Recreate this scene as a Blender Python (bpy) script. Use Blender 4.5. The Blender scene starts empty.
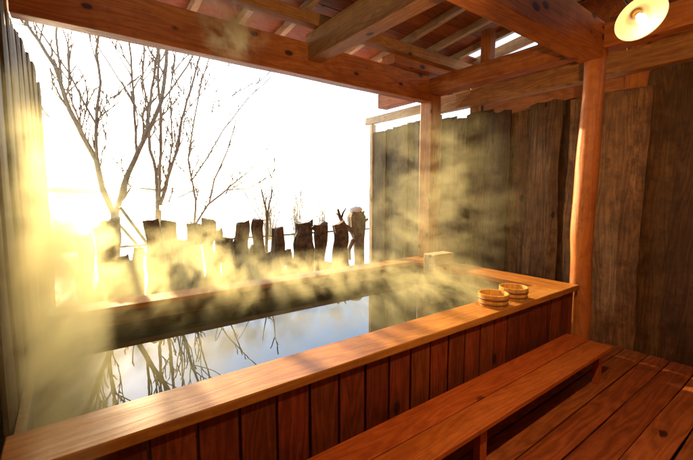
import bpy, bmesh, math, random
from mathutils import Vector, Matrix, noise
R = math.radians
sc = bpy.context.scene
C = sc.collection

# ------------------------------------------------------------------ camera
FPX, CX, CY, W0, H0, EYE = 376.6, 346.5, 230.0, 693.0, 460.0, 1.6
YAW, PITCH = R(53.348), R(5.536)
fwh = Vector((math.cos(YAW), math.sin(YAW), 0))
rgt = Vector((math.sin(YAW), -math.cos(YAW), 0))
fwd = fwh * math.cos(PITCH) - Vector((0, 0, 1)) * math.sin(PITCH)
upv = fwh * math.sin(PITCH) + Vector((0, 0, 1)) * math.cos(PITCH)
cam_d = bpy.data.cameras.new('camera'); cam = bpy.data.objects.new('camera', cam_d); C.objects.link(cam)
cam_d.sensor_width = 36; cam_d.lens = 36 * FPX / W0; cam_d.clip_start = .05; cam_d.clip_end = 6000
m = Matrix((rgt, upv, -fwd)).transposed().to_4x4(); m.translation = Vector((0, 0, EYE)); cam.matrix_world = m
sc.camera = cam

# ------------------------------------------------------------------ light
SUN_EL, SUN_AZ = R(17), R(90.0)           # azimuth measured from +X towards +Y
w = bpy.data.worlds.new('World'); sc.world = w; w.use_nodes = True
nt = w.node_tree; nt.nodes.clear()
sky = nt.nodes.new('ShaderNodeTexSky'); sky.sky_type = 'NISHITA'; sky.sun_disc = False
sky.sun_elevation = SUN_EL; sky.sun_rotation = math.pi / 2 - SUN_AZ
sky.dust_density = .7; sky.altitude = 200
bg = nt.nodes.new('ShaderNodeBackground'); bg.inputs[1].default_value = .125
wo = nt.nodes.new('ShaderNodeOutputWorld')
nt.links.new(sky.outputs[0], bg.inputs[0]); nt.links.new(bg.outputs[0], wo.inputs[0])
sd = bpy.data.lights.new('sun', 'SUN'); sd.energy = 3.4; sd.angle = R(1.2); sd.color = (1, .76, .42)
sun = bpy.data.objects.new('sun', sd); C.objects.link(sun)
sdir = Vector((math.cos(SUN_AZ) * math.cos(SUN_EL), math.sin(SUN_AZ) * math.cos(SUN_EL), math.sin(SUN_EL)))
sun.rotation_euler = sdir.to_track_quat('Z', 'Y').to_euler(); sun.location = (1, 8, 6)
sc.view_settings.view_transform = 'Standard'; sc.view_settings.look = 'None'
sc.view_settings.exposure = 2.4; sc.view_settings.gamma = 1
cy = sc.cycles
cy.filter_width = 1.5; cy.use_denoising = True; cy.max_bounces = 7; cy.diffuse_bounces = 4; cy.glossy_bounces = 3
cy.transmission_bounces = 2; cy.volume_bounces = 2; cy.transparent_max_bounces = 6
cy.sample_clamp_indirect = 6; cy.caustics_reflective = False; cy.caustics_refractive = False
cy.volume_max_steps = 128; cy.volume_step_rate = .6

# ------------------------------------------------------------------ helpers
def pix(x, y, Y):
    """point at distance Y behind the picture position (x, y): used to read sizes off the photograph"""
    d = fwd * FPX + rgt * (x - CX) + upv * (CY - y)
    return Vector((0, 0, EYE)) + d * (Y / d.y)
def tag(o, label=None, cat=None, group=None, kind=None):
    if label: o['label'] = label
    if cat: o['category'] = cat
    if group: o['group'] = group
    if kind: o['kind'] = kind
    return o
def empty(name, loc, label, cat, group=None, rz=0):
    o = bpy.data.objects.new(name, None); C.objects.link(o); o.location = loc; o.rotation_euler = (0, 0, rz)
    o.empty_display_size = .2
    return tag(o, label, cat, group)
def obj(name, bm, mat, parent=None, loc=None, bevel=0, smooth=False, segs=2):
    """bm is in world coordinates; it is moved so that the parent's / own origin is respected"""
    me = bpy.data.meshes.new(name)
    off = parent.matrix_basis.translation if parent else (Vector(loc) if loc else Vector())
    if parent and parent.parent: off = off + parent.parent.matrix_basis.translation
    bmesh.ops.translate(bm, vec=-Vector(off), verts=bm.verts)
    bmesh.ops.recalc_face_normals(bm, faces=bm.faces)
    bm.to_mesh(me); bm.free()
    if smooth:
        for p in me.polygons: p.use_smooth = True
    me.materials.append(mat)
    o = bpy.data.objects.new(name, me); C.objects.link(o)
    if parent: o.parent = parent
    elif loc: o.location = loc
    if bevel:
        b = o.modifiers.new('bevel', 'BEVEL'); b.width = bevel; b.segments = segs; b.limit_method = 'ANGLE'; b.angle_limit = R(40)
    return o
def box(bm, a, b):
    a, b = Vector(a), Vector(b)
    v = [bm.verts.new((x, y, z)) for z in (a.z, b.z) for y in (a.y, b.y) for x in (a.x, b.x)]
    for f in ((0, 2, 3, 1), (4, 5, 7, 6), (0, 1, 5, 4), (2, 6, 7, 3), (0, 4, 6, 2), (1, 3, 7, 5)):
        bm.faces.new([v[i] for i in f])
    return v
def ring_tube(bm, pts, radii, n=12, cap=True, wob=0, seed=0, flat=1.0, frame=None):
    """tapered tube through points, optional wobble of each radius"""
    pts = [Vector(p) for p in pts]; rings = []
    for i, p in enumerate(pts):
        t = (pts[min(i + 1, len(pts) - 1)] - pts[max(i - 1, 0)]).normalized()
        ref = Vector((0, 1, 0)) if abs(t.y) < .9 else Vector((1, 0, 0))
        u = t.cross(ref).normalized(); v = t.cross(u).normalized()
        rg = []
        for k in range(n):
            a = 2 * math.pi * k / n; r = radii[i]
            if wob > .5: r *= 1 + .16 * noise.noise(Vector((math.cos(a) * 4.5, math.sin(a) * 4.5, p.z * .8 + seed)))   # long bark ridges
            if wob:
                r *= 1 + wob * noise.noise(Vector((math.cos(a) * 1.6, math.sin(a) * 1.6, p.length * 4 + seed * 7.3)))
                r *= 1 + wob * .5 * noise.noise(Vector((math.cos(a) * 5, math.sin(a) * 5, p.z * 3 + seed * 3.1)))
            rg.append(bm.verts.new(p + u * (math.cos(a) * r) + v * (math.sin(a) * r * flat)))
        rings.append(rg)
    for a, b in zip(rings, rings[1:]):
        for k in range(n): bm.faces.new((a[k], a[(k + 1) % n], b[(k + 1) % n], b[k]))
    if cap:
        bm.faces.new(rings[0][::-1]); bm.faces.new(rings[-1])
def lathe(bm, prof, c, n=32, axis=None):
    """surface of revolution of (radius, height) pairs round the z axis at c"""
    c = Vector(c); q = axis.to_track_quat('Z', 'Y') if axis else None; rings = []
    for r, h in prof:
        rg = []
        for k in range(n):
            a = 2 * math.pi * k / n; v = Vector((math.cos(a) * r, math.sin(a) * r, h))
            if q: v = q @ v
            rg.append(bm.verts.new(c + v))
        rings.append(rg)
    for a, b in zip(rings, rings[1:]):
        for k in range(n): bm.faces.new((a[k], a[(k + 1) % n], b[(k + 1) % n], b[k]))
def slab(bm, org, L, Wd, T, length, width, thick, n=24, wl=.012, wr=.012, face=.004, seed=0, top=0, taper=0):
    """rough sawn slab with live edges; org = lower left corner, L/Wd/T unit axes"""
    L, Wd, T, org = Vector(L), Vector(Wd), Vector(T), Vector(org); rings = []
    for i in range(n + 1):
        s = length * i / n
        a = wl * noise.noise(Vector((s * 1.1, seed * 5.7, .3))) * 2 + wl * .5 * noise.noise(Vector((s * 5, seed * 2.7, 1.3)))
        b = wr * noise.noise(Vector((s * 1.1, seed * 9.1, 4.3))) * 2 + wr * .5 * noise.noise(Vector((s * 5, seed * 1.7, 9.3)))
        rg = []
        for fr, tt in ((0, 0), (.25, 0), (.5, 0), (.75, 0), (1, 0), (1, 1), (.5, 1), (0, 1)):
            wv = a + (width + b - a - taper * s) * fr
            e = face * noise.noise(Vector((wv * 3, s * 2, seed * 3.3))) * 2
            bev = thick * .25 if fr in (0, 1) else 0
            ss = s + (top * noise.noise(Vector((wv * 9, seed * 4.1, 2))) if i == n else 0)
            rg.append(bm.verts.new(org + L * ss + Wd * wv + T * (tt * thick + e + (bev if tt == 0 else -bev))))
        rings.append(rg)
    k = 8
    for a, b in zip(rings, rings[1:]):
        for j in range(k): bm.faces.new((a[j], a[(j + 1) % k], b[(j + 1) % k], b[j]))
    bm.faces.new(rings[0][::-1]); bm.faces.new(rings[-1])

# ------------------------------------------------------------------ materials
def newmat(name):
    mt = bpy.data.materials.new(name); mt.use_nodes = True; n = mt.node_tree; n.nodes.clear()
    out = n.nodes.new('ShaderNodeOutputMaterial'); p = n.nodes.new('ShaderNodeBsdfPrincipled')
    n.links.new(p.outputs[0], out.inputs[0]); return mt, n, p, out
def nd(n, t, **kw):
    o = n.nodes.new(t)
    for k, v in kw.items(): setattr(o, k, v)
    return o
def ramp(n, fac, stops):
    r = n.nodes.new('ShaderNodeValToRGB'); e = r.color_ramp.elements
    while len(e) < len(stops): e.new(.5)
    for el, (p, c) in zip(e, stops):
        el.position = p; el.color = (*c, 1) if isinstance(c, tuple) else (c, c, c, 1)
    n.links.new(fac, r.inputs[0]); return r.outputs[0]
def mth(n, op, a, b=None, clamp=False):
    o = nd(n, 'ShaderNodeMath', operation=op, use_clamp=clamp)
    for i, v in enumerate((a, b)):
        if v is None: continue
        if isinstance(v, (int, float)): o.inputs[i].default_value = v
        else: n.links.new(v, o.inputs[i])
    return o.outputs[0]
def mixc(n, fac, a, b, mode='MIX'):
    o = nd(n, 'ShaderNodeMix', data_type='RGBA', blend_type=mode)
    for s, v in ((o.inputs[0], fac), (o.inputs[6], a), (o.inputs[7], b)):
        if isinstance(v, (int, float)): s.default_value = v
        elif isinstance(v, tuple): s.default_value = (*v, 1)
        else: n.links.new(v, s)
    return o.outputs[2]
def wood(name, light, dark, axis='X', scale=1.0, rough=.5, knots=.5, var=.35, bump=.25, stain=None, stain_amt=.5, knot_col=(.03, .012, .006), contrast=1.0, coat=0, spec=.22, fw=.5, crack=.5, dirt=.4):
    mt, n, p, out = newmat(name); p.inputs['Specular IOR Level'].default_value = spec
    tc = nd(n, 'ShaderNodeTexCoord'); geo = nd(n, 'ShaderNodeNewGeometry')
    isl = geo.outputs['Random Per Island']
    mp = nd(n, 'ShaderNodeMapping'); n.links.new(tc.outputs['Object'], mp.inputs[0])
    st = [14, 14, 14]; st['XYZ'.index(axis)] = 1.5
    mp.inputs['Scale'].default_value = [s * scale for s in st]
    cmb = nd(n, 'ShaderNodeCombineXYZ')
    for i in range(3): n.links.new(mth(n, 'MULTIPLY', isl, 37.0 + 11 * i), cmb.inputs[i])
    add = nd(n, 'ShaderNodeVectorMath', operation='ADD'); n.links.new(mp.outputs[0], add.inputs[0]); n.links.new(cmb.outputs[0], add.inputs[1])
    # growth figure: bands warped by slow noise
    warp = nd(n, 'ShaderNodeTexNoise'); n.links.new(add.outputs[0], warp.inputs[0]); warp.inputs['Scale'].default_value = .35; warp.inputs['Detail'].default_value = 3
    band = mth(n, 'FRACT', mth(n, 'MULTIPLY', warp.outputs[0], 16))
    band = mth(n, 'ABSOLUTE', mth(n, 'SUBTRACT', band, .5)); band = mth(n, 'MULTIPLY', band, 2)
    fine = nd(n, 'ShaderNodeTexNoise'); n.links.new(add.outputs[0], fine.inputs[0]); fine.inputs['Scale'].default_value = 7; fine.inputs['Detail'].default_value = 8; fine.inputs['Roughness'].default_value = .8
    big = nd(n, 'ShaderNodeTexNoise'); n.links.new(add.outputs[0], big.inputs[0]); big.inputs['Scale'].default_value = .8; big.inputs['Detail'].default_value = 4
    g = mth(n, 'ADD', mth(n, 'MULTIPLY', band, .25), mth(n, 'MULTIPLY', fine.outputs[0], fw))
    g = mth(n, 'ADD', g, mth(n, 'MULTIPLY', big.outputs[0], .5))
    g = mth(n, 'ADD', mth(n, 'MULTIPLY', mth(n, 'SUBTRACT', g, .62), 2.6 * contrast), .5, clamp=True)
    col = mixc(n, g, dark, light)
    ck = nd(n, 'ShaderNodeTexNoise'); n.links.new(add.outputs[0], ck.inputs[0]); ck.inputs['Scale'].default_value = 2.2; ck.inputs['Detail'].default_value = 5; ck.inputs['Roughness'].default_value = .7
    line = mth(n, 'SUBTRACT', 1, mth(n, 'MULTIPLY', mth(n, 'ABSOLUTE', mth(n, 'SUBTRACT', ck.outputs[0], .43)), 90), clamp=True)
    line = mth(n, 'MULTIPLY', line, ramp(n, big.outputs[0], [(.45, 0.0), (.6, 1.0)]))
    col = mixc(n, mth(n, 'MULTIPLY', line, crack), col, tuple(c * .25 for c in dark))
    spk = nd(n, 'ShaderNodeTexNoise'); n.links.new(tc.outputs['Object'], spk.inputs[0]); spk.inputs['Scale'].default_value = 9; spk.inputs['Detail'].default_value = 8; spk.inputs['Roughness'].default_value = .75
    col = mixc(n, mth(n, 'MULTIPLY', ramp(n, spk.outputs[0], [(.47, 0.0), (.68, 1.0)]), dirt), col, tuple(c * .55 for c in dark))
    # each board its own tone
    vf = mth(n, 'ADD', mth(n, 'MULTIPLY', isl, var * 1.2), 1 - var * .75)
    hv = nd(n, 'ShaderNodeHueSaturation'); n.links.new(col, hv.inputs['Color']); n.links.new(vf, hv.inputs['Value'])
    n.links.new(mth(n, 'ADD', mth(n, 'MULTIPLY', mth(n, 'FRACT', mth(n, 'MULTIPLY', isl, 7.3)), .010), .495), hv.inputs['Hue'])
    col = hv.outputs[0]
    if stain:
        sn = nd(n, 'ShaderNodeTexNoise'); n.links.new(tc.outputs['Object'], sn.inputs[0]); sn.inputs['Scale'].default_value = 2.3; sn.inputs['Detail'].default_value = 6; sn.inputs['Roughness'].default_value = .65
        f = ramp(n, sn.outputs[0], [(.42, 0.0), (.66, 1.0)])
        col = mixc(n, mth(n, 'MULTIPLY', f, stain_amt), col, stain)
    hgt = mth(n, 'SUBTRACT', g, line)
    if knots:
        mk = nd(n, 'ShaderNodeMapping'); n.links.new(tc.outputs['Object'], mk.inputs[0])
        ks = [6.5, 6.5, 6.5]; ks['XYZ'.index(axis)] = 3.6; mk.inputs['Scale'].default_value = ks
        ak = nd(n, 'ShaderNodeVectorMath', operation='ADD'); n.links.new(mk.outputs[0], ak.inputs[0]); n.links.new(cmb.outputs[0], ak.inputs[1])
        vo = nd(n, 'ShaderNodeTexVoronoi'); n.links.new(ak.outputs[0], vo.inputs[0]); vo.inputs['Scale'].default_value = 1
        sep = nd(n, 'ShaderNodeSeparateColor'); n.links.new(vo.outputs['Color'], sep.inputs[0])
        on = mth(n, 'LESS_THAN', sep.outputs[0], knots)
        rad = mth(n, 'ADD', mth(n, 'MULTIPLY', sep.outputs[1], .16), .09)
        kn = mth(n, 'SUBTRACT', 1, mth(n, 'DIVIDE', vo.outputs['Distance'], rad), clamp=True)
        kn = mth(n, 'MULTIPLY', mth(n, 'MULTIPLY', kn, 3, clamp=True), on)
        halo = mth(n, 'SUBTRACT', 1, mth(n, 'DIVIDE', vo.outputs['Distance'], mth(n, 'MULTIPLY', rad, 2.6)), clamp=True)
        col = mixc(n, mth(n, 'MULTIPLY', mth(n, 'MULTIPLY', halo, on), .6), col, dark)
        col = mixc(n, mth(n, 'MULTIPLY', kn, .9), col, knot_col)
        hgt = mth(n, 'SUBTRACT', hgt, kn)
    n.links.new(col, p.inputs['Base Color'])
    rr = mth(n, 'ADD', mth(n, 'MULTIPLY', big.outputs[0], .25), rough - .12)
    n.links.new(rr, p.inputs['Roughness'])
    if coat: p.inputs['Coat Weight'].default_value = coat; p.inputs['Coat Roughness'].default_value = .25
    bp = nd(n, 'ShaderNodeBump'); bp.inputs['Strength'].default_value = bump; bp.inputs['Distance'].default_value = .006
    n.links.new(hgt, bp.inputs['Height']); n.links.new(bp.outputs[0], p.inputs['Normal'])
    return mt

ORG_L, ORG_D = (.50, .145, .027), (.27, .066, .012)
M = {}
for ax in 'XYZ':
    M['beam' + ax] = wood('beam_wood_' + ax, ORG_L, ORG_D, ax, .8, .5, .75, .2)
    M['rough' + ax] = wood('rough_timber_' + ax, (.44, .18, .05), (.24, .088, .022), ax, 1.0, .6, .35, .25, .4)
    M['pale' + ax] = wood('pale_timber_' + ax, (.58, .42, .25), (.42, .27, .14), ax, 1.0, .6, .35, .2)
M['roof'] = wood('roof_boarding', (.36, .095, .018), (.19, .045, .009), 'X', 1.0, .6, .3, .35)
M['clad'] = wood('stained_cedar_cladding', (.25, .055, .015), (.10, .021, .007), 'Z', 1.0, .42, .12, .45)
M['rim'] = wood('bath_rim_wood', (.50, .205, .036), (.34, .118, .020), 'X', .8, .5, .1, .15, .15)
M['rimY'] = wood('bath_rim_wood_end', (.46, .165, .028), (.30, .09, .015), 'Y', .8, .42, .2, .15, .15)
M['rimface'] = M['rim']
M['inner'] = wood('wet_bath_lining', (.36, .24, .10), (.20, .12, .045), 'X', 1.0, .35, .1, .3)
M['bench'] = wood('bench_wood', (.60, .155, .028), (.38, .082, .014), 'X', 1.0, .36, .25, .06, .15, knot_col=(.12, .02, .005), coat=.15)
M['benchleg'] = wood('bench_leg_wood', (.50, .14, .03), (.34, .08, .016), 'Z', 1, .45, .2, .2)
M['deck'] = wood('deck_boards', (.47, .130, .032), (.23, .056, .014), 'X', .8, .42, .25, .35, .35)
M['slab'] = wood('weathered_slab_wall', (.26, .118, .040), (.085, .036, .013), 'Z', .8, .7, .5, 1.1, .7, fw=.6, crack=.8, dirt=.6, stain=(.05, .026, .010), stain_amt=.6, contrast=.8, spec=.12)
M['slabgrey'] = wood('grey_green_slab', (.14, .095, .042), (.045, .032, .015), 'Z', .9, .7, .25, .6, .6, stain=(.16, .10, .045), stain_amt=.6)
M['log'] = wood('peeled_log', (.52, .17, .038), (.42, .115, .022), 'Z', .6, .45, .0, .1, .3, crack=.9, dirt=.6)
M['cut'] = wood('bucket_wood', (.72, .40, .10), (.60, .29, .06), 'Z', 3, .35, .0, .25, .1)
M['hoop'] = wood('bucket_hoop', (.30, .13, .04), (.16, .06, .02), 'X', 6, .4, 0, .2, .2)

def simple(name, col, rough=.6, metal=0, noise_scale=0, amt=.2, emit=None, es=0, bump=0):
    mt, n, p, out = newmat(name)
    p.inputs['Roughness'].default_value = rough; p.inputs['Metallic'].default_value = metal
    p.inputs['Base Color'].default_value = (*col, 1)
    if noise_scale:
        tc = nd(n, 'ShaderNodeTexCoord'); t = nd(n, 'ShaderNodeTexNoise'); n.links.new(tc.outputs['Object'], t.inputs[0])
        t.inputs['Scale'].default_value = noise_scale; t.inputs['Detail'].default_value = 6; t.inputs['Roughness'].default_value = .65
        c2 = tuple(max(0, c * (1 - amt)) for c in col)
        n.links.new(ramp(n, t.outputs[0], [(.35, c2), (.65, col)]), p.inputs['Base Color'])
        if bump:
            bp = nd(n, 'ShaderNodeBump'); bp.inputs['Strength'].default_value = bump; bp.inputs['Distance'].default_value = .02
            n.links.new(t.outputs[0], bp.inputs['Height']); n.links.new(bp.outputs[0], p.inputs['Normal'])
    if emit: p.inputs['Emission Color'].default_value = (*emit, 1); p.inputs['Emission Strength'].default_value = es
    return mt
M['snow'] = simple('snow', (.80, .81, .83), .6, 0, 1.2, .18, bump=.5)
M['bark'] = simple('bare_tree_bark', (.27, .18, .10), .8, 0, 14, .5, bump=.6)
M['drift'] = simple('driftwood_bark', (.20, .125, .07), .85, 0, 12, .75, bump=1)
M['hill'] = simple('distant_hills', (.44, .39, .35), .9, 0, .02, .4)
M['iron'] = simple('dark_iron', (.05, .045, .04), .5, .6, 20, .3)
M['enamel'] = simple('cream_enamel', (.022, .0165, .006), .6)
M['brass'] = simple('lamp_fitting', (.45, .25, .08), .35, .5)
M['bulb'] = simple('lit_bulb', (1, .9, .7), .3, 0, emit=(1, .78, .42), es=2)
M['cable'] = simple('black_cable', (.02, .02, .02), .6)
mt, n, p, out = newmat('lake_water'); p.inputs['Base Color'].default_value = (.25, .28, .32, 1); p.inputs['Roughness'].default_value = .15
M['lake'] = mt
# bath water: cloudy, dark, glossy
mt, n, p, out = newmat('bath_water')
p.inputs['Base Color'].default_value = (.035, .035, .02, 1); p.inputs['Roughness'].default_value = .005; p.inputs['IOR'].default_value = 1.6
tc = nd(n, 'ShaderNodeTexCoord'); t = nd(n, 'ShaderNodeTexNoise'); n.links.new(tc.outputs['Object'], t.inputs[0])
t.inputs['Scale'].default_value = 3.5; t.inputs['Detail'].default_value = 2; t.inputs['Distortion'].default_value = .6
bp = nd(n, 'ShaderNodeBump'); bp.inputs['Strength'].default_value = .03; bp.inputs['Distance'].default_value = .01
n.links.new(t.outputs[0], bp.inputs['Height']); n.links.new(bp.outputs[0], p.inputs['Normal'])
M['water'] = mt

# ------------------------------------------------------------------ setting: ground, lake, hills
def sstep(a, b, x):
    t = min(1, max(0, (x - a) / (b - a))); return t * t * (3 - 2 * t)
bm = bmesh.new()
ys = [-400, -60, -12, -4, 0, 3.8] + [4.2 + .35 * i for i in range(20)] + [12 + 3 * i for i in range(18)] + [75, 100, 150, 250, 400, 600, 750, 850, 950, 1050, 1200, 1500, 3000]
xs = [-2500, -1500, -900, -500, -250, -120, -60, -30, -15, -8] + [-5 + .5 * i for i in range(34)] + [14, 20, 30, 50, 80, 120, 200, 300, 400, 500, 650, 800, 950, 1100, 1300, 1500, 1900, 2500, 3200]
grid = []
for y in ys:
    row = []
    for x in xs:
        z = -.12 - 9.5 * sstep(9, 62, y)
        if y > 4: z += .10 * noise.noise(Vector((x * .8, y * .8, 0))) + .25 * noise.noise(Vector((x * .12, y * .12, 3))) * sstep(6, 20, y)
        if y > 700: z += (14 + 22 * (noise.noise(Vector((x * .0021, y * .002, 7))) + .4)) * sstep(850, 1500, y) + 9 * noise.noise(Vector((x * .01, y * .01, 2))) * sstep(900, 1200, y)
        if y > 800: z += 2 * sstep(800, 860, y)
        row.append(bm.verts.new((x, y, z)))
    grid.append(row)
for a, b in zip(grid, grid[1:]):
    for i in range(len(a) - 1): bm.faces.new((a[i], a[i + 1], b[i + 1], b[i]))
tag(obj('ground', bm, M['snow'], smooth=True), kind='structure')
bm = bmesh.new()
v = [bm.verts.new(q) for q in ((-2600, 40, -8.3), (3300, 40, -8.3), (3300, 1200, -8.3), (-2600, 1200, -8.3))]; bm.faces.new(v)
tag(obj('lake', bm, M['lake']), kind='structure')

bm = bmesh.new(); prev = None
for i in range(90):
    x = -2400 + 62 * i; h = 7 + 15 * (noise.noise(Vector((x * .0016, 1.3, 0))) + .35) + 5 * noise.noise(Vector((x * .012, 3.3, 0)))
    cur = [bm.verts.new(q) for q in ((x, 1120, -9), (x, 1180, h * .5), (x, 1400, h), (x, 1900, h * .9))]
    if prev:
        for j in range(3): bm.faces.new((prev[j], cur[j], cur[j + 1], prev[j + 1]))
    prev = cur
tag(obj('hills', bm, M['hill'], smooth=True), kind='structure')

# ------------------------------------------------------------------ deck floor
bm = bmesh.new(); k = 0
y = 1.50
ysd = []
while y > -2.4:
    wd = .19 + .02 * math.sin(k * 2.3); ysd.append((y - wd, wd)); y -= wd; k += 1
random.seed(4)
for k, (y0, wd) in enumerate(ysd):
    x0 = -.22
    cuts = [x0, 4.58]
    if k % 3 == 1: cuts = [x0, random.uniform(.8, 1.8), 4.58]
    for a, b in zip(cuts, cuts[1:]):
        slab(bm, (a + .002, y0 + .006, -.002 * (k % 2)), (1, 0, 0), (0, 1, 0), (0, 0, -1), b - a - .004, wd - .012, .03, 30, .004, .004, .0015, seed=k + 50 + a)
deck = obj('deck_floor', bm, M['deck']); tag(deck, kind='structure')
bm = bmesh.new(); box(bm, (-.22, -2.4, -.11), (4.58, 1.5, -.05))
tag(obj('deck_underlay', bm, M['iron']), kind='structure')

# ------------------------------------------------------------------ bath house
H = empty('bath_house', (0, 0, 0), 'open timber bath house with orange beams, low plank roof and rough slab wall', 'bath house')
def hb(name, a, b, mat, bevel=.006, label=None, parent=H):
    bm = bmesh.new(); box(bm, a, b); o = obj(name, bm, mat, parent, bevel=bevel)
    if label: o['label'] = label
    return o
def beam_w(name, a, b, mat, axis, label=None, seed=0, amp=.004, bevel=.008, parent=H, cuts=24):
    """beam with slightly uneven faces"""
    a, b = Vector(a), Vector(b); i = 'XYZ'.index(axis); bm = bmesh.new(); rings = []
    j, k = [q for q in range(3) if q != i]
    for s in range(cuts + 1):
        rg = []
        for (fj, fk) in ((0, 0), (1, 0), (1, 1), (0, 1)):
            v = Vector((0, 0, 0)); v[i] = a[i] + (b[i] - a[i]) * s / cuts
            v[j] = (a[j], b[j])[fj] + amp * 2 * noise.noise(Vector((v[i] * 1.3, fj * 3.1 + seed, fk * 2.2)))
            v[k] = (a[k], b[k])[fk] + amp * 2 * noise.noise(Vector((v[i] * 1.3, fj * 5.1 + seed, fk * 6.2 + 4)))
            rg.append(bm.verts.new(v))
        rings.append(rg)
    for p, q in zip(rings, rings[1:]):
        for t in range(4): bm.faces.new((p[t], p[(t + 1) % 4], q[(t + 1) % 4], q[t]))
    bm.faces.new(rings[0][::-1]); bm.faces.new(rings[-1])
    o = obj(name, bm, mat, parent, bevel=bevel)
    if label: o['label'] = label
    return o
beam_w('eaves_beam', (-.24, 3.6, 2.86), (4.10, 3.74, 3.20), M['beamX'], 'X', 'long orange beam over the open side', 1)
beam_w('upper_beam', (3.35, 3.50, 3.205), (4.66, 3.74, 3.34), M['beamX'], 'X', 'short beam crossing over the far corner post', 2)
beam_w('front_beam', (-.24, 1.50, 2.86), (4.10, 1.70, 3.18), M['beamX'], 'X', 'orange beam running from the log post overhead', 3)
beam_w('tie_beam', (2.17, -2.3, 3.02), (2.34, 3.66, 3.30), M['roughY'], 'Y', 'brown cross beam with a pale underside', 4)
beam_w('cross_beam', (4.102, -2.3, 2.955), (4.30, 4.68, 3.17), M['beamY'], 'Y', None, 5)
beam_w('wall_beam', (4.52, -2.3, 2.80), (4.66, 4.0, 3.01), M['roughY'], 'Y', 'brown beam along the top of the slab wall', 6)
beam_w('purlin', (-.24, 3.40, 3.305), (4.95, 3.52, 3.43), M['roughX'], 'X', None, 7)
beam_w('purlin', (-.24, 1.45, 3.60), (4.95, 1.60, 3.72), M['roughX'], 'X', None, 8)
beam_w('purlin', (-.24, -.7, 3.92), (4.95, -.55, 4.04), M['roughX'], 'X', None, 9)
# corner posts
beam_w('corner_post', (4.10, 3.56, -.1), (4.30, 3.76, 2.95), M['beamZ'], 'Z', 'square corner post at the far end of the bath', 10)
beam_w('corner_post', (-.45, 3.60, -.1), (-.25, 3.80, 3.2), M['roughZ'], 'Z', None, 11)
beam_w('king_post', (4.14, 2.72, 3.17), (4.26, 2.84, 3.55), M['beamZ'], 'Z', None, 12)
beam_w('wall_post', (4.665, 1.25, -.1), (4.80, 1.50, 3.3), M['beamZ'], 'Z', None, 13)
beam_w('wall_post', (4.665, 3.2, -.1), (4.80, 3.35, 3.3), M['roughZ'], 'Z', None, 14)
# log post
bm = bmesh.new(); pts = []; rad = []
for i in range(26):
    z = -.02 + 2.99 * i / 25
    cx = 4.17 + .015 * math.sin(z * 2.1 + .6) - .025 * math.exp(-((z - 1.25) / .35) ** 2)
    pts.append((cx, 1.60 + .01 * math.sin(z * 1.7), z)); rad.append(.101 - .006 * z / 3 + .006 * math.sin(z * 4.2) + .008 * math.exp(-((z - 1.2) / .2) ** 2))
ring_tube(bm, pts, rad, 24, wob=.05, seed=3)
o = obj('log_post', bm, M['log'], H, smooth=True); o['label'] = 'peeled round log post at the near end of the bath'
# rafters and roof boarding; the roof climbs inwards
SL = .125
def zr(y): return 3.435 + (3.5 - y) * SL
def sloped(name, x0, x1, ya, yb, t0, t1, mat, parent=H, bevel=.004):
    bm = bmesh.new(); v = []
    for y in (ya, yb):
        for x in (x0, x1):
            for t in (t0, t1): v.append(bm.verts.new((x, y, zr(y) + t)))
    for f in ((0, 1, 3, 2), (4, 6, 7, 5), (0, 4, 5, 1), (2, 3, 7, 6), (1, 5, 7, 3), (0, 2, 6, 4)): bm.faces.new([v[i] for i in f])
    return obj(name, bm, mat, parent, bevel=bevel)
for i in range(11):
    xc = .15 + .48 * i
    if xc > 4.75: continue
    sloped('rafter', xc - .03, xc + .03, 4.35, -2.4, 0, .085, M['paleY'])
bm = bmesh.new(); yy = 4.42; k = 0
while yy > -2.45:
    y2 = yy - .2
    v = []
    for y in (yy, y2 + .004):
        for x in (-.6, 4.66 if 2.55 < yy < 3.5 else 4.90):
            for t in (0, .02): v.append(bm.verts.new((x, y, zr(y) + .087 + t + (.003 if k % 2 else 0))))
    for f in ((0, 1, 3, 2), (4, 6, 7, 5), (0, 4, 5, 1), (2, 3, 7, 6), (1, 5, 7, 3), (0, 2, 6, 4)): bm.faces.new([v[i] for i in f])
    yy = y2; k += 1
obj('roof', bm, M['roof'], H)
sloped('verge_board', 4.903, 4.94, 4.42, -2.4, -.02, .13, M['roughY'])
hb('infill_board', (4.668, -2.3, 2.93), (4.70, 3.9, 3.16), M['roughY'], .003)
sloped('gable_board', 4.72, 4.74, 2.45, -2.4, -.40, .08, M['roof'])
# slab wall on the right
bm = bmesh.new()
walls = [(-2.3, -1.6, 2.70), (-1.6, -.9, 2.72), (-.9, -.3, 2.70), (-.3, .22, 2.7), (.22, .98, 2.79), (1.0, 1.235, 2.79), (1.245, 1.93, 2.64), (1.935, 2.05, 2.66), (2.06, 2.40, 2.66), (2.41, 2.68, 2.62), (2.69, 2.98, 2.66), (2.985, 3.33, 2.71), (3.335, 3.56, 2.66), (3.565, 3.80, 2.73), (3.805, 4.01, 2.78)]
for i, (a, b, h) in enumerate(walls):
    off = (.0, .05, 0, .05, .0, .05, -.01, .05, -.005, .05, 0, .048, .0, .05, 0)[i]
    slab(bm, (4.60 + off, a, -.05), (0, 0, 1), (0, 1, 0), (1, 0, 0), h + .05, b - a + .05, .042, 30, .014, .014, .006, seed=i * 3 + 1, top=.05)
o = obj('slab_wall', bm, M['slab'], H); o['label'] = 'wall of wide dark rough sawn slabs with live edges'
hb('wall_backing', (-.34, -2.3, -.1), (-.32, 3.59, 3.3), M['roughZ'], .001)
hb('sun_blocker', (4.31, 3.60, -.05), (4.59, 3.64, .97), M['clad'], .003)  # added panel, keeps a stripe of low sun off the deck
hb('wall_backing', (4.69, -2.3, -.1), (4.71, 3.19, 2.58), M['roughZ'], .001)
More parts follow.
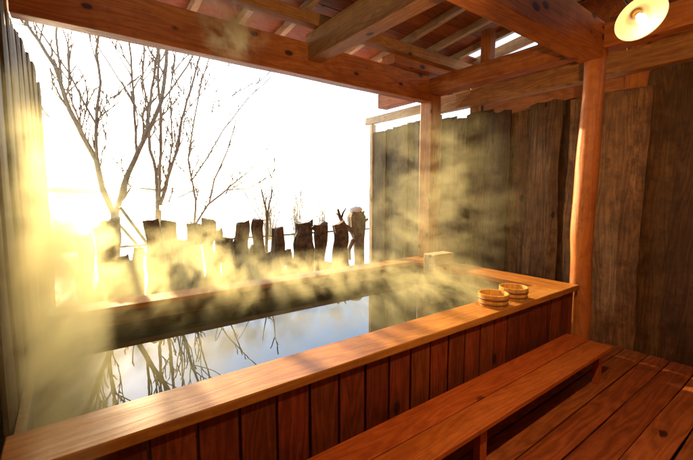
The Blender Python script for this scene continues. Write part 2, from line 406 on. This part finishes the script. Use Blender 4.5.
hb('eave_board', (4.86, -2.3, 2.55), (4.90, 3.42, 2.92), M['roughY'], .003)
# left wall and back wall behind the camera
bm = bmesh.new(); y = -2.3; i = 0
while y < 3.58:
    wd = .24 + .07 * math.sin(i * 1.9); wd = min(wd, 3.6 - y)
    slab(bm, (-.235 - (.042 if i % 2 else 0), y, -.05), (0, 0, 1), (0, 1, 0), (-1, 0, 0), 3.35 if y < 3.3 else 2.86, wd + .014, .035, 20, .006, .006, .004, seed=i + 90, top=.0)
    y += wd; i += 1
o = obj('board_wall', bm, M['slabgrey'], H); o['label'] = 'grey board wall at the left end of the bath'
bm = bmesh.new(); x = -.23; i = 0
while x < 4.55:
    slab(bm, (x, -2.32, -.05), (0, 0, 1), (1, 0, 0), (0, -1, 0), 4.15, .298, .03, 6, .004, .004, .003, seed=i + 130); x += .3; i += 1
obj('back_wall', bm, M['slab'], H)

# ------------------------------------------------------------------ screens outside
S = empty('slatted_screen', (4.6, 4.8, -.1), 'tall grey slab screen outside the far corner under a pale top rail', 'screen')
bm = bmesh.new(); y = 4.02
for i, wd in enumerate((.26, .22, .30, .24, .30)):
    slab(bm, (4.60 + (.045 if i % 2 else 0), y, -.1), (0, 0, 1), (0, 1, 0), (1, 0, 0), 2.86 + (0, .0, -.02, -.03, -.06)[i], wd + .05, .04, 24, .010, .010, .005, seed=i + 30, top=.04); y += wd
obj('boards', bm, M['slabgrey'], S)
beam_w('top_rail', (4.585, 3.80, 2.87), (4.665, 5.58, 3.0), M['paleY'], 'Y', None, 20, parent=S)
beam_w('post', (4.58, 5.36, -.2), (4.67, 5.44, 2.86), M['paleZ'], 'Z', None, 21, parent=S)
S2 = empty('slatted_screen', (-.2, 4.6, -.1), 'tall grey slab screen outside the left end, edge on to the view', 'screen')
bm = bmesh.new(); y = 3.62
for i, wd in enumerate((.34, .28, .36, .30, .38, .32)):
    xx = -.240 + .017 * i
    slab(bm, (xx, y, -.15), (0, 0, 1), (0, 1, 0), (-1, 0, 0), 3.02 + (-.02, .0, .02, .02, .0, -.06)[i], wd + .015, .04, 24, .012, .012, .006, seed=i + 60, top=.06); y += wd
obj('boards', bm, M['slabgrey'], S2)

# ------------------------------------------------------------------ bath
B = empty('wooden_bath', (2, 2.6, 0), 'large wooden hot bath clad in red brown boards and full of steaming water', 'bath')
bm = bmesh.new(); x = -.16; k = 0
while x < 3.93:
    box(bm, (x + .006, 1.575 + (.002 if k % 2 else 0), .0), (min(x + .181, 3.95) - .006, 1.60, .659)); x += .1835; k += 1
for i in range(11):
    box(bm, (3.925, 1.61 + .19 * i, 0), (3.95, 1.61 + .19 * i + .178, .659))
o = obj('cladding', bm, M['clad'], B, bevel=.003)
bm = bmesh.new()
box(bm, (-.22, 1.602, -.05), (3.92, 1.66, .655)); box(bm, (-.22, 3.5, -.05), (3.92, 3.62, .655))
box(bm, (-.23, 1.66, -.05), (-.20, 3.5, .60)); box(bm, (3.66, 1.66, -.05), (3.92, 3.5, .655))
obj('tub_wall', bm, M['inner'], B, bevel=.003)
def rimb(name, a, b, mat, ax, sd):
    return beam_w(name, a, b, mat, ax, None, sd, .0015, .006, B, 40)
rimb('front_rim', (-.228, 1.535, .66), (3.62, 1.80, .71), M['rim'], 'X', 31)
rimb('rear_rim', (-.228, 3.41, .66), (3.62, 3.66, .71), M['rim'], 'X', 32)
rimb('end_rim', (3.623, 1.535, .66), (3.79, 3.66, .712), M['rimY'], 'Y', 33)
rimb('end_rim', (3.793, 1.537, .66), (3.985, 3.66, .711), M['rimY'], 'Y', 34)
beam_w('spout_block', (3.60, 3.02, .60), (3.97, 3.20, .845), M['paleX'], 'X', 'wooden spout block on the far end of the rim', 36, .002, .01, B, 6)
bm = bmesh.new()
nx, ny = 12, 8
g = [[bm.verts.new((-.20 + 3.86 * i / nx, 1.66 + 1.84 * j / ny, .537)) for i in range(nx + 1)] for j in range(ny + 1)]
for j in range(ny):
    for i in range(nx): bm.faces.new((g[j][i], g[j][i + 1], g[j + 1][i + 1], g[j + 1][i]))
tag(obj('bath_water', bm, M['water']), kind='structure')

# ------------------------------------------------------------------ bench
Bn = empty('bench', (1.9, 1.32, 0), 'long low red brown wooden bench in front of the bath', 'bench')
bm = bmesh.new()
for (y0, y1, zz) in ((1.135, 1.313, .3), (1.319, 1.505, .302)):
    ring = []
    n_ = 30
    for i in range(n_ + 1):
        x = .12 + 3.56 * i / n_
        dz = .0015 * noise.noise(Vector((x * 2, y0 * 9, 0)))
        ring.append([bm.verts.new((x, yy_, zz_ + dz)) for yy_, zz_ in ((y0, zz - .032), (y1, zz - .032), (y1, zz), (y0, zz))])
    for a, b in zip(ring, ring[1:]):
        for t in range(4): bm.faces.new((a[t], a[(t + 1) % 4], b[(t + 1) % 4], b[t]))
    bm.faces.new(ring[0]); bm.faces.new(ring[-1])
obj('seat', bm, M['bench'], Bn, bevel=.004)
for xl in (.25, 1.86, 3.54):
    for y0 in (1.17, 1.43):
        bm = bmesh.new(); box(bm, (xl - .033, y0, 0), (xl + .033, y0 + .045, .267)); obj('leg', bm, M['benchleg'], Bn, bevel=.003)
    bm = bmesh.new(); box(bm, (xl - .025, 1.217, .20), (xl + .025, 1.428, .266)); obj('crosspiece', bm, M['benchleg'], Bn, bevel=.003)

# ------------------------------------------------------------------ two buckets
def bucket(loc, label, rz):
    E_ = empty('wooden_bucket', loc, label, 'bucket', 'wash buckets on the bath rim')
    c = Vector(loc); bm = bmesh.new(); N = 16
    for k in range(N):                       # coopered staves
        a0, a1 = rz + 2 * math.pi * k / N, rz + 2 * math.pi * (k + 1) / N - .012
        ri0, ro0, ri1, ro1 = .094, .108, .104, .118; v = []
        for (r, z) in ((ri0, .0), (ro0, .0), (ro1, .098), (ri1, .098)):
            for a in (a0, (a0 + a1) / 2, a1): v.append(bm.verts.new(c + Vector((math.cos(a) * r, math.sin(a) * r, z))))
        for s in range(2):
            for q in range(4):
                r2 = (q + 1) % 4; bm.faces.new((v[q * 3 + s], v[q * 3 + s + 1], v[r2 * 3 + s + 1], v[r2 * 3 + s]))
        bm.faces.new((v[0], v[3], v[6], v[9])); bm.faces.new((v[2], v[11], v[8], v[5]))
    obj('staves', bm, M['cut'], E_, bevel=.0015)
    bm = bmesh.new(); lathe(bm, [(.0001, .010), (.0955, .010), (.0955, .024), (.0001, .024)], c); obj('base', bm, M['cut'], E_)
    for z in (.022, .062):
        r = .109 + .102 * z; bm = bmesh.new()
        lathe(bm, [(r - .001, z - .006), (r + .003, z - .006), (r + .0045, z + .001), (r + .003, z + .007), (r, z + .007), (r - .001, z - .006)], c, 40)
        obj('hoop', bm, M['hoop'], E_, smooth=True)
bucket((2.705, 1.665, .712), 'round wooden wash bucket nearer the camera, left of the pair', .1)
bucket((3.03, 1.680, .712), 'round wooden wash bucket farther along the rim, right of the pair', .25)

# ------------------------------------------------------------------ pendant lamp
Lp = pix(640, 17, .62)
Lp = Vector((0, 0, EYE)) + (Lp - Vector((0, 0, EYE))).normalized() * 2.3
P_ = empty('pendant_lamp', Lp, 'lit bulb under a flat cream enamel shade hanging at the upper right', 'lamp')
ax = Vector((.44, .50, .70)).normalized()
bm = bmesh.new()
lathe(bm, [(q * .64, h * .8) for q, h in [(.028, .052), (.040, .050), (.060, .030), (.085, .014), (.150, -.008), (.156, -.014), (.1565, -.012), (.151, -.003), (.086, .020), (.062, .036), (.042, .056), (.028, .058)]], Lp, 48, ax)
obj('shade', bm, M['enamel'], P_, smooth=True)
bm = bmesh.new(); lathe(bm, [(.0001, .11), (.014, .11), (.018, .09), (.018, .03), (.014, .014), (.0001, .014)], Lp, 20, ax)
obj('socket', bm, M['brass'], P_, smooth=True)
bm = bmesh.new(); pr_ = [(.0001, -.035)]
for i in range(1, 12):
    t = math.pi * i / 13; pr_.append((.020 * math.sin(t), -.015 - .020 * math.cos(t)))
pr_ += [(.013, .02)]
lathe(bm, pr_, Lp, 24, ax); obj('bulb', bm, M['bulb'], P_, smooth=True)
bm = bmesh.new(); tp = Lp + ax * .11
ring_tube(bm, [tp, tp + ax * .03, tp + Vector((.06, .09, .16)), (tp.x + .06, tp.y + .10, zr(tp.y) + .02)], [.004] * 4, 8); obj('cable', bm, M['cable'], P_, smooth=True)
pl = bpy.data.lights.new('lamp_light', 'POINT'); pl.energy = 19; pl.color = (1, .62, .28); pl.shadow_soft_size = .03
plo = bpy.data.objects.new('lamp_light', pl); C.objects.link(plo); plo.parent = P_; plo.location = ax * -.2

# ------------------------------------------------------------------ driftwood fence outside: every stump by itself
def stump(x0, x1, ytop, Y, label, xb=None, seed=0, flat=.8, base=None, extra=None, tilt=.02):
    """x0..x1, ytop: width and top read off the photograph, Y: distance"""
    a, b = pix(x0, ytop, Y), pix(x1, ytop, Y); c = (a + b) / 2; r = (b - a).length / 2 * 1.0
    xb = c.x if xb is None else pix(xb, ytop, Y).x
    z0 = -.25; n = 26; bm = bmesh.new(); pts = []; rad = []
    for i in range(n + 1):
        t = i / n; z = z0 + (c.z - z0) * t
        s = (z - .4) / max(.1, c.z - .4); xx = xb + (c.x - xb) * s
        pts.append((xx + .055 * noise.noise(Vector((z * 2.6, seed, 0))), Y + .03 * noise.noise(Vector((z * 3, seed, 5))), z))
        rad.append(r * (1.22 - .22 * t + .30 * noise.noise(Vector((z * 4, seed * 3.3, 1)))))
    ring_tube(bm, pts, rad, 30, wob=.6, seed=seed, flat=flat)
    # sawn uneven top
    top = [v for v in bm.verts if v.co.z > c.z - .002]
    for v in top: v.co.z += (v.co.x - c.x) * tilt * 14 + .025 * noise.noise(v.co * 16)
    if extra:
        for (pa, pb, r0, r1) in extra:
            A, Bq = pix(*pa, Y), pix(*pb, Y); mid = (A + Bq) / 2 + Vector((.02, -.03, .01))
            ring_tube(bm, [A, mid, Bq], [r0, (r0 + r1) / 2, r1], 8, wob=.3, seed=seed + 4)
    o = obj('log_stump', bm, M['drift'], loc=(c.x, Y, z0), smooth=False)
    return tag(o, label, 'stump', 'driftwood stumps fencing the bath outside')
st = [
 (76, 90, 236, 5.2, 'short stump leftmost in the row, in golden steam', None),
 (102, 119, 220, 5.35, 'thick dark stump left of the golden one below the forked tree', None),
 (126, 138, 262, 5.0, 'low stump between the thick forked-tree stump and the block stump', None),
 (144, 158, 220, 5.0, 'left half of the broad flat-topped pair of stumps', None),
 (160, 175, 221, 5.05, 'right half of the broad flat-topped pair of stumps', None),
 (187, 199, 223, 5.0, 'slim straight stump right of the broad pair', None),
 (203, 215, 219, 5.05, 'slim stump with a slightly slanted top, fourth tallest left of centre', None),
 (220, 231, 238, 5.15, 'short stump with a gap on both sides, left of the wide pale one', None),
 (234, 247, 223, 5.0, 'straight stump left of the thin forked sapling', None),
 (253, 264, 219, 4.95, 'tall stump with a rounded knob top beside the thin forked sapling', None),
 (273, 283, 228, 5.0, 'narrow stump with a pointed top right of the sapling', None),
]
for i, (x0, x1, yt, Y, lb, xb) in enumerate(st):
    stump(x0, x1, yt, Y, lb, xb, seed=i * 2.7 + 1, tilt=random.uniform(-.03, .03),
          extra=[((xb or (x0 + x1) / 2, yt + 45), (x1 + 6, yt + 22), .045, .03)] if i in (8, 10) else None)
stump(298, 312, 223, 5.0, 'dark leaning stump slanting right at its top, centre right of the row', 301, 31, tilt=.01)
stump(309.5, 313, 220, 5.12, 'thin upright stick of driftwood behind the dark leaning stump', None, 33)
stump(316, 326, 224, 5.0, 'crooked stump with a side stub, right of the dark leaning one', 320, 35, extra=[((320, 240), (313, 226), .05, .04)])
stump(284, 290, 250, 5.0, 'low slanting piece of driftwood propped between two stumps', 292, 37)
stump(333, 344, 224, 4.95, 'dark square-topped stump with flared foot left of the root ball', 340, 39, extra=[((341, 268), (331, 276), .07, .06), ((338, 268), (350, 272), .06, .05)])
fill = [
 (119, 130, 256, 'squat low stump just right of the thick stump under the wide V tree'), (131, 142, 248, 'squat low stump just left of the broad flat-topped pair'),
 (176, 187, 240, 'short golden stump just right of the broad flat-topped pair'), (197, 204, 250, 'thin low stump between the two slim straight stumps'),
 (213, 221, 230, 'ragged stump leaning against the slim slanted one'), (91, 101, 228, 'golden stump second from the left, against the thick stump'),
 (229, 236, 256, 'low ragged stump tucked left of the straight stump by the sapling'), (245, 254, 248, 'low ragged stump between the straight stump and the knob-topped stump'),
 (263, 273, 252, 'low stump at the foot of the thin forked sapling'), (289, 299, 264, 'low broken stump under the slanting driftwood'),
 (325, 333, 262, 'low broken stump left of the square-topped one with flared foot'), (345, 351, 266, 'small broken stump at the foot of the root ball')]
for i, (x0, x1, yt, lb) in enumerate(fill):
    stump(x0, x1, yt, 5.12 + .04 * (i % 3), lb, None, seed=i * 1.9 + 60, tilt=random.uniform(-.05, .05), flat=.7)
# upturned root stump
RS = empty('root_stump', (pix(356, 230, 5.2).x, 5.2, -.25), 'upturned stump with forked roots like antlers and snow on top, beside the pale screen post', 'stump')
bm = bmesh.new()
c = pix(357, 220, 5.2)
ring_tube(bm, [(c.x + .03, 5.2, -.25), (c.x + .05, 5.2, .4), (c.x + .04, 5.2, .8), (c.x - .01, 5.2, 1.02), (c.x - .03, 5.2, 1.2), (c.x - .02, 5.2, 1.3)], [.09, .085, .10, .15, .15, .09], 16, wob=.35, seed=12)
def root(pl, r0, r1, sd):
    pp = [pix(a, b, 5.2 + dz) for a, b, dz in pl]
    ring_tube(bm, pp, [r0 + (r1 - r0) * i / (len(pp) - 1) for i in range(len(pp))], 8, wob=.3, seed=sd)
root([(353, 232, 0), (345, 226, -.05), (340, 217, -.1), (338, 209, -.1)], .05, .018, 1)
root([(341, 219, -.08), (343, 213, -.1), (346, 208, -.12)], .025, .01, 2)
root([(340, 217, -.08), (336, 213, -.05)], .02, .01, 2)
root([(358, 228, 0), (362, 216, .05), (364, 211, .05)], .05, .02, 3)
root([(357, 225, 0), (368, 219, -.05)], .045, .02, 4)
root([(353, 240, 0), (349, 250, -.05), (350, 260, -.05)], .04, .02, 5)
obj('trunk', bm, M['drift'], RS)
bm = bmesh.new()
bmesh.ops.create_icosphere(bm, subdivisions=3, radius=1)
for v in bm.verts:
    v.co = Vector((v.co.x * .13, v.co.y * .11, v.co.z * .06)) * (1 + .15 * noise.noise(v.co * 2)); v.co += Vector((c.x - .03, 5.2, 1.32))
obj('snow_cap', bm, M['snow'], RS, smooth=True)

# ------------------------------------------------------------------ iron railing behind the stumps
RL = empty('iron_railing', (2, 6.3, -.1), 'dark iron railing with one long top rail and cross bracing behind the stumps', 'railing')
bm = bmesh.new(); ring_tube(bm, [(-1.2, 6.3, .83), (9.5, 6.3, .83)], [.018, .018], 8); obj('top_rail', bm, M['iron'], RL, smooth=True)
for i in range(6):
    x = -.9 + 1.95 * i
    bm = bmesh.new(); ring_tube(bm, [(x, 6.3, -.3), (x, 6.3, .83)], [.02, .02], 8); obj('post', bm, M['iron'], RL, smooth=True)
bm = bmesh.new(); ring_tube(bm, [pix(120, 207, 6.32), pix(152, 250, 6.32)], [.022, .022], 8); obj('brace', bm, M['iron'], RL, smooth=True)
bm = bmesh.new(); ring_tube(bm, [pix(117, 222, 6.36), pix(147, 256, 6.36)], [.02, .02], 8); obj('brace', bm, M['iron'], RL, smooth=True)

# ------------------------------------------------------------------ bare trees
def limb(bm, pts, r0, r1, n=7, seed=0):
    # subdivide with slight crookedness
    out = []
    for i in range(len(pts) - 1):
        a, b = Vector(pts[i]), Vector(pts[i + 1]); k = max(2, int((b - a).length / .16))
        for j in range(k):
            p = a.lerp(b, j / k)
            if i or j: p += .018 * Vector((noise.noise(p * 4 + Vector((seed, 0, 0))), noise.noise(p * 4 + Vector((0, seed, 0))), 0))
            out.append(p)
    out.append(Vector(pts[-1])); L = len(out) - 1
    rr = [(r0 + (r1 - r0) * i / L) * (1 + .10 * noise.noise(out[i] * 6)) for i in range(len(out))]
    ring_tube(bm, out, rr, n, cap=False); return out, rr
def twigs(bm, out, rr, rnd, depth, dens, up=.5, lmax=.9):
    """side shoots along a limb"""
    for i in range(1, len(out)):
        if rnd.random() > dens: continue
        t = (out[i] - out[i - 1]).normalized(); r = rr[i] * .55
        r = min(.017, max(r, .0125))
        side = Vector((rnd.uniform(-1, 1), rnd.uniform(-1, 1), rnd.uniform(-.2, .9))).normalized()
        d = (t * .9 + side * .75 + Vector((0, 0, up * .4))).normalized(); L = rnd.uniform(.25, 1) * lmax * (.35 if depth == 0 else 1)
        p = out[i].copy(); q = [p.copy()]; seg = 5
        for s in range(seg):
            d = (d + .22 * Vector((rnd.uniform(-1, 1), rnd.uniform(-1, 1), rnd.uniform(-.4, 1)))).normalized(); p = p + d * L / seg; q.append(p.copy())
        r2 = [max(.0085 if depth else .007, r * (1 - .7 * s / seg)) for s in range(seg + 1)]
        ring_tube(bm, q, r2, 4 if depth < 1 else 5, cap=False)
        if depth > 0: twigs(bm, q, r2, rnd, depth - 1, .5, up, lmax * .55)
def tree(name, label, Y, limbs, seed, base, dens=.42, group=None, lmax=1.0):
    """limbs: (points as (x, y, dY), r0, r1); dY moves the limb towards or away from the bath"""
    rnd = random.Random(seed); b0 = pix(*base, Y)
    T = empty(name, (b0.x, Y, -.3), label, 'tree', group)
    bt = bmesh.new(); bw = bmesh.new(); first = True
    for pl_, r0, r1, ext in limbs:
        pts = [pix(a, b, Y + d) for a, b, d in pl_]
        if first: pts.insert(0, Vector((pts[0].x + .03, Y, -.4)))
        if ext:                             # the limb goes on above the beam, out of sight from here
            d = (pts[-1] - pts[-2]).normalized(); d = (d + Vector((rnd.uniform(-.2, .2), rnd.uniform(-.3, .3), .5))).normalized()
            pts.append(pts[-1] + d * ext * .5); pts.append(pts[-1] + (d + Vector((rnd.uniform(-.3, .3), rnd.uniform(-.3, .3), .2))).normalized() * ext * .5)
        q_ = 1 if first else .72
        out, rr = limb(bt, pts, r0 * q_, r1 * q_, 10 if first else 7, seed)
        twigs(bw, out, rr, rnd, 2 if ext else 1, dens * (.25 if first else 1), .5, lmax * (.9 if ext else .6)); first = False
    obj('trunk', bt, M['bark'], T, smooth=True); obj('crown', bw, M['bark'], T)
    return T
G_ = 'bare trees beyond the stumps'
tree('bare_tree', 'bare tree forking low in a wide V, leftmost and in front of the sun glare', 7.0, [
  ([(114, 262, 0), (115, 214, 0)], .11, .058, 0),
  ([(115, 216, 0), (103, 190, .05), (96, 160, .1), (84, 138, .15), (70, 110, .1), (62, 85, .1), (55, 66, .2), (40, 42, .3), (27, 24, .4)], .065, .013, 1.2),
  ([(97, 162, .1), (96, 122, 0), (100, 83, -.1), (96, 52, -.1), (99, 35, -.2)], .036, .014, 1.5),
  ([(95, 122, 0), (82, 98, .2), (69, 73, .3), (52, 48, .4), (36, 24, .5)], .024, .010, .8),
  ([(62, 82, .1), (57, 50, 0), (57, 22, 0)], .024, .012, 1.0),
  ([(84, 138, .15), (76, 112, -.2), (68, 92, -.3), (69, 50, -.5), (62, 28, -.6)], .020, .008, .8),
  ([(66, 105, .1), (45, 82, .4), (32, 70, .5)], .015, .006, 0),
  ([(75, 132, .1), (49, 117, .3), (40, 112, .3)], .012, .005, 0),
  ([(115, 216, 0), (124, 185, -.1), (131, 168, -.1), (139, 150, -.2), (150, 129, -.2), (162, 101, -.3), (167, 52, -.3), (172, 40, -.4)], .065, .018, 1.6),
  ([(137, 153, -.1), (134, 101, 0), (130, 45, .1)], .030, .014, 1.4),
  ([(146, 139, -.2), (148, 104, .2), (143, 80, .3), (144, 45, .3)], .026, .012, 1.2),
  ([(134, 103, 0), (116, 75, .3), (101, 52, .4), (90, 32, .4)], .018, .008, .8),
  ([(162, 101, -.3), (175, 84, -.5), (188, 66, -.6), (195, 50, -.7)], .020, .009, 1.0),
  ([(105, 150, 0), (106, 128, -.3), (110, 105, -.4), (117, 92, -.4)], .012, .005, 0),
], 11, (114, 262), group=G_)
tree('bare_tree', 'bare tree with several upright stems rising behind the broad flat-topped stumps', 7.6, [
  ([(157, 268, 0), (158.5, 210, 0)], .12, .05, 0),
  ([(158, 215, 0), (156, 171, .1), (150, 150, .2), (148, 120, .3), (152, 90, .3), (158, 50, .4)], .05, .016, 1.4),
  ([(159, 200, 0), (160, 165, -.1), (161, 120, -.2), (158, 80, -.2), (160, 40, -.2)], .042, .016, 1.6),
  ([(160, 205, 0), (170, 172, .2), (177, 150, .3), (182, 120, .3), (190, 92, .4), (200, 56, .5)], .045, .014, 1.4),
  ([(186, 112, .3), (204, 90, .6), (222, 70, .7), (240, 58, .8)], .016, .007, .6),
  ([(181, 122, .3), (205, 118, -.2), (232, 96, -.4), (256, 84, -.4)], .014, .005, 0),
  ([(168, 178, .2), (172, 140, -.3), (170, 95, -.4), (176, 50, -.4)], .022, .010, 1.2),
  ([(162, 205, .2), (190, 192, .5), (218, 181, .6), (244, 172, .7)], .014, .006, 0),
  ([(165, 235, .1), (190, 222, .2), (218, 200, .2), (240, 182, .2)], .016, .006, 0),
  ([(157, 190, 0), (140, 188, -.2), (132, 178, -.3)], .014, .006, 0),
], 23, (157, 268), group=G_)
tree('bare_tree', 'slender pale tree leaning right, beside the upright stems and washed out by the light', 8.6, [
  ([(196, 262, 0), (194, 226, 0)], .045, .03, 0),
  ([(194, 227, 0), (208, 205, .1), (226, 190, .2), (248, 172, .3), (262, 156, .4)], .036, .014, 0),
  ([(194, 227, 0), (196, 200, 0), (188, 160, .1), (194, 120, .1), (202, 80, .2), (212, 50, .3)], .034, .012, 1.0),
  ([(209, 204, .1), (214, 180, -.2), (228, 150, -.4), (236, 120, -.4)], .03, .014, 0),
  ([(226, 190, .2), (250, 188, .5), (272, 174, .6)], .022, .012, 0),
  ([(192, 180, .1), (206, 160, .4), (222, 132, .5), (246, 100, .5), (272, 76, .5)], .026, .014, 0),
], 51, (196, 262), dens=.5, group=G_, lmax=.9)
tree('bare_tree', 'thin forked sapling rising between stumps near the middle of the row', 5.6, [
  ([(266, 290, 0), (267, 212, 0)], .03, .025, 0),
  ([(267, 214, 0), (263, 195, 0), (259, 176, .05)], .02, .006, 0),
  ([(267, 214, 0), (271, 196, 0), (272, 178, -.05), (274, 166, 0)], .018, .004, 0),
  ([(262, 222, .1), (252, 205, .2), (240, 184, .3), (232, 174, .3)], .012, .004, 0),
], 37, (266, 290), dens=.15, group=G_, lmax=.4)
# small bare bushes by the lake shore
for i, (px_, Y, hgt, lb) in enumerate([(270, 30, 3.6, 'hazy bare bush by the lake left of the dark leaning stump'), (296, 34, 4.2, 'larger hazy bare bush by the lake above the dark leaning stump'),
                                       (322, 40, 3.2, 'faint low bush by the lake towards the root stump')]):
    rnd = random.Random(70 + i); p0 = pix(px_, 210, Y); gz = -.12 - 9.5 * sstep(9, 62, Y) - .15
    T = empty('bare_bush', (p0.x, Y, gz), lb, 'bush', 'bare bushes near the lake')
    bt = bmesh.new(); bw = bmesh.new()
    hh = 1.9 - gz - .3 * i
    for k in range(9):
        a = rnd.uniform(0, 6.28); sp = rnd.uniform(.1, .45)
        pts = [Vector((p0.x + .1 * math.cos(a), Y + .1 * math.sin(a), gz)), Vector((p0.x + sp * 1.2 * math.cos(a), Y + sp * math.sin(a), gz + hh * .45)), Vector((p0.x + sp * 3.2 * math.cos(a), Y + sp * 3 * math.sin(a), gz + hh * rnd.uniform(.75, 1)))]
        out, rr = limb(bt, pts, .07, .015, 5, k); twigs(bw, out, rr, rnd, 2, .5, .5, 1.8)
    obj('stems', bt, M['bark'], T); obj('crown', bw, M['bark'], T)

# ------------------------------------------------------------------ steam
def steam_mat(name, bl, lo, hi, gain, sc1, soft):
    mt = bpy.data.materials.new(name); mt.use_nodes = True; n = mt.node_tree; n.nodes.clear()
    out = nd(n, 'ShaderNodeOutputMaterial'); pv = nd(n, 'ShaderNodeVolumePrincipled'); n.links.new(pv.outputs[0], out.inputs['Volume'])
    pv.inputs['Color'].default_value = (1, .905, .50, 1); pv.inputs['Anisotropy'].default_value = .4  # white steam; the gold of the sunlight is tinted into its colour
    tc = nd(n, 'ShaderNodeTexCoord'); sep = nd(n, 'ShaderNodeSeparateXYZ'); n.links.new(tc.outputs['Object'], sep.inputs[0])
    mr = nd(n, 'ShaderNodeMapping', vector_type='TEXTURE'); n.links.new(tc.outputs['Object'], mr.inputs[0])
    mr.inputs['Rotation'].default_value = (0, 0, R(62)); mr.inputs['Scale'].default_value = (2.6, 1, 1.0)      # plumes drawn out by the draught
    ns = nd(n, 'ShaderNodeTexNoise'); n.links.new(mr.outputs[0], ns.inputs[0]); ns.inputs['Scale'].default_value = sc1
    ns.inputs['Detail'].default_value = 2; ns.inputs['Roughness'].default_value = .62; ns.inputs['Distortion'].default_value = .7
    n2 = nd(n, 'ShaderNodeTexNoise'); n.links.new(mr.outputs[0], n2.inputs[0]); n2.inputs['Scale'].default_value = sc1 * 3.4
    n2.inputs['Detail'].default_value = 3; n2.inputs['Roughness'].default_value = .6; n2.inputs['Distortion'].default_value = .5
    mixn = mth(n, 'ADD', mth(n, 'MULTIPLY', ns.outputs[0], .6), mth(n, 'MULTIPLY', n2.outputs[0], .4))
    tot = None
    for (c, s_, amp) in bl:
        a = nd(n, 'ShaderNodeVectorMath', operation='SUBTRACT'); n.links.new(tc.outputs['Object'], a.inputs[0]); a.inputs[1].default_value = c
        b = nd(n, 'ShaderNodeVectorMath', operation='DIVIDE'); n.links.new(a.outputs[0], b.inputs[0]); b.inputs[1].default_value = s_
        d = nd(n, 'ShaderNodeVectorMath', operation='DOT_PRODUCT'); n.links.new(b.outputs[0], d.inputs[0]); n.links.new(b.outputs[0], d.inputs[1])
        g = mth(n, 'SUBTRACT', 1, d.outputs['Value'], clamp=True)          # falls to nothing at the ellipsoid's edge
        g = mth(n, 'MULTIPLY', mth(n, 'MULTIPLY', g, g), amp); tot = g if tot is None else mth(n, 'ADD', tot, g)
    wisps = ramp(n, mixn, [(lo, 0.0), (hi, 1.0)])
    n.links.new(mth(n, 'MULTIPLY', mth(n, 'MULTIPLY', tot, wisps), gain), pv.inputs['Density'])
    return mt
bm = bmesh.new(); box(bm, (-.195, 1.3, .545), (3.98, 4.7, 2.45))
mt = steam_mat('steam', [((-.09, 2.7, .85), (.30, 1.6, 1.5), 3.2), ((.02, 3.7, 1.0), (.38, 1.0, 1.2), 1.7), ((.0, 3.95, .8), (.8, .7, 1.2), 2.2), ((.9, 3.7, .6), (1.1, .55, .9), 1.5), ((1.6, 3.3, .72), (2.1, .6, .34), 1.5),
                         ((3.0, 2.6, .55), (1.5, 1.1, .42), 1.0), ((3.3, 2.8, 1.4), (1.1, 1.1, 1.6), .22)], .445, .62, 1.9, 2.4, 0)
tag(obj('steam', bm, mt), 'golden sunlit steam drifting over the bath', 'steam', kind='stuff')
bm = bmesh.new(); box(bm, (.75, 3.05, 2.48), (1.75, 3.58, 3.2))
mt = steam_mat('steam_wisp', [((1.24, 3.30, 3.02), (.38, .2, .30), 8)], .42, .62, 1.5, 4.5, 0)
tag(obj('steam', bm, mt), 'small golden wisp of steam rising against the long beam', 'steam', kind='stuff')
bm = bmesh.new(); box(bm, (-.9, 4.75, -.4), (4.3, 9.4, 3.4))  # added volume that imitates sun glare washing out the trees
mt = steam_mat('glare_haze', [((.5, 6.2, .6), (1.5, 2.3, 1.6), .20), ((2.2, 6.0, .4), (2.0, 1.3, 1.0), .2)], .36, .62, 1.0, .9, 0)
tag(obj('steam', bm, mt), 'thin haze added outside, standing in for sun glare over the bare trees and stumps', 'steam', kind='stuff')
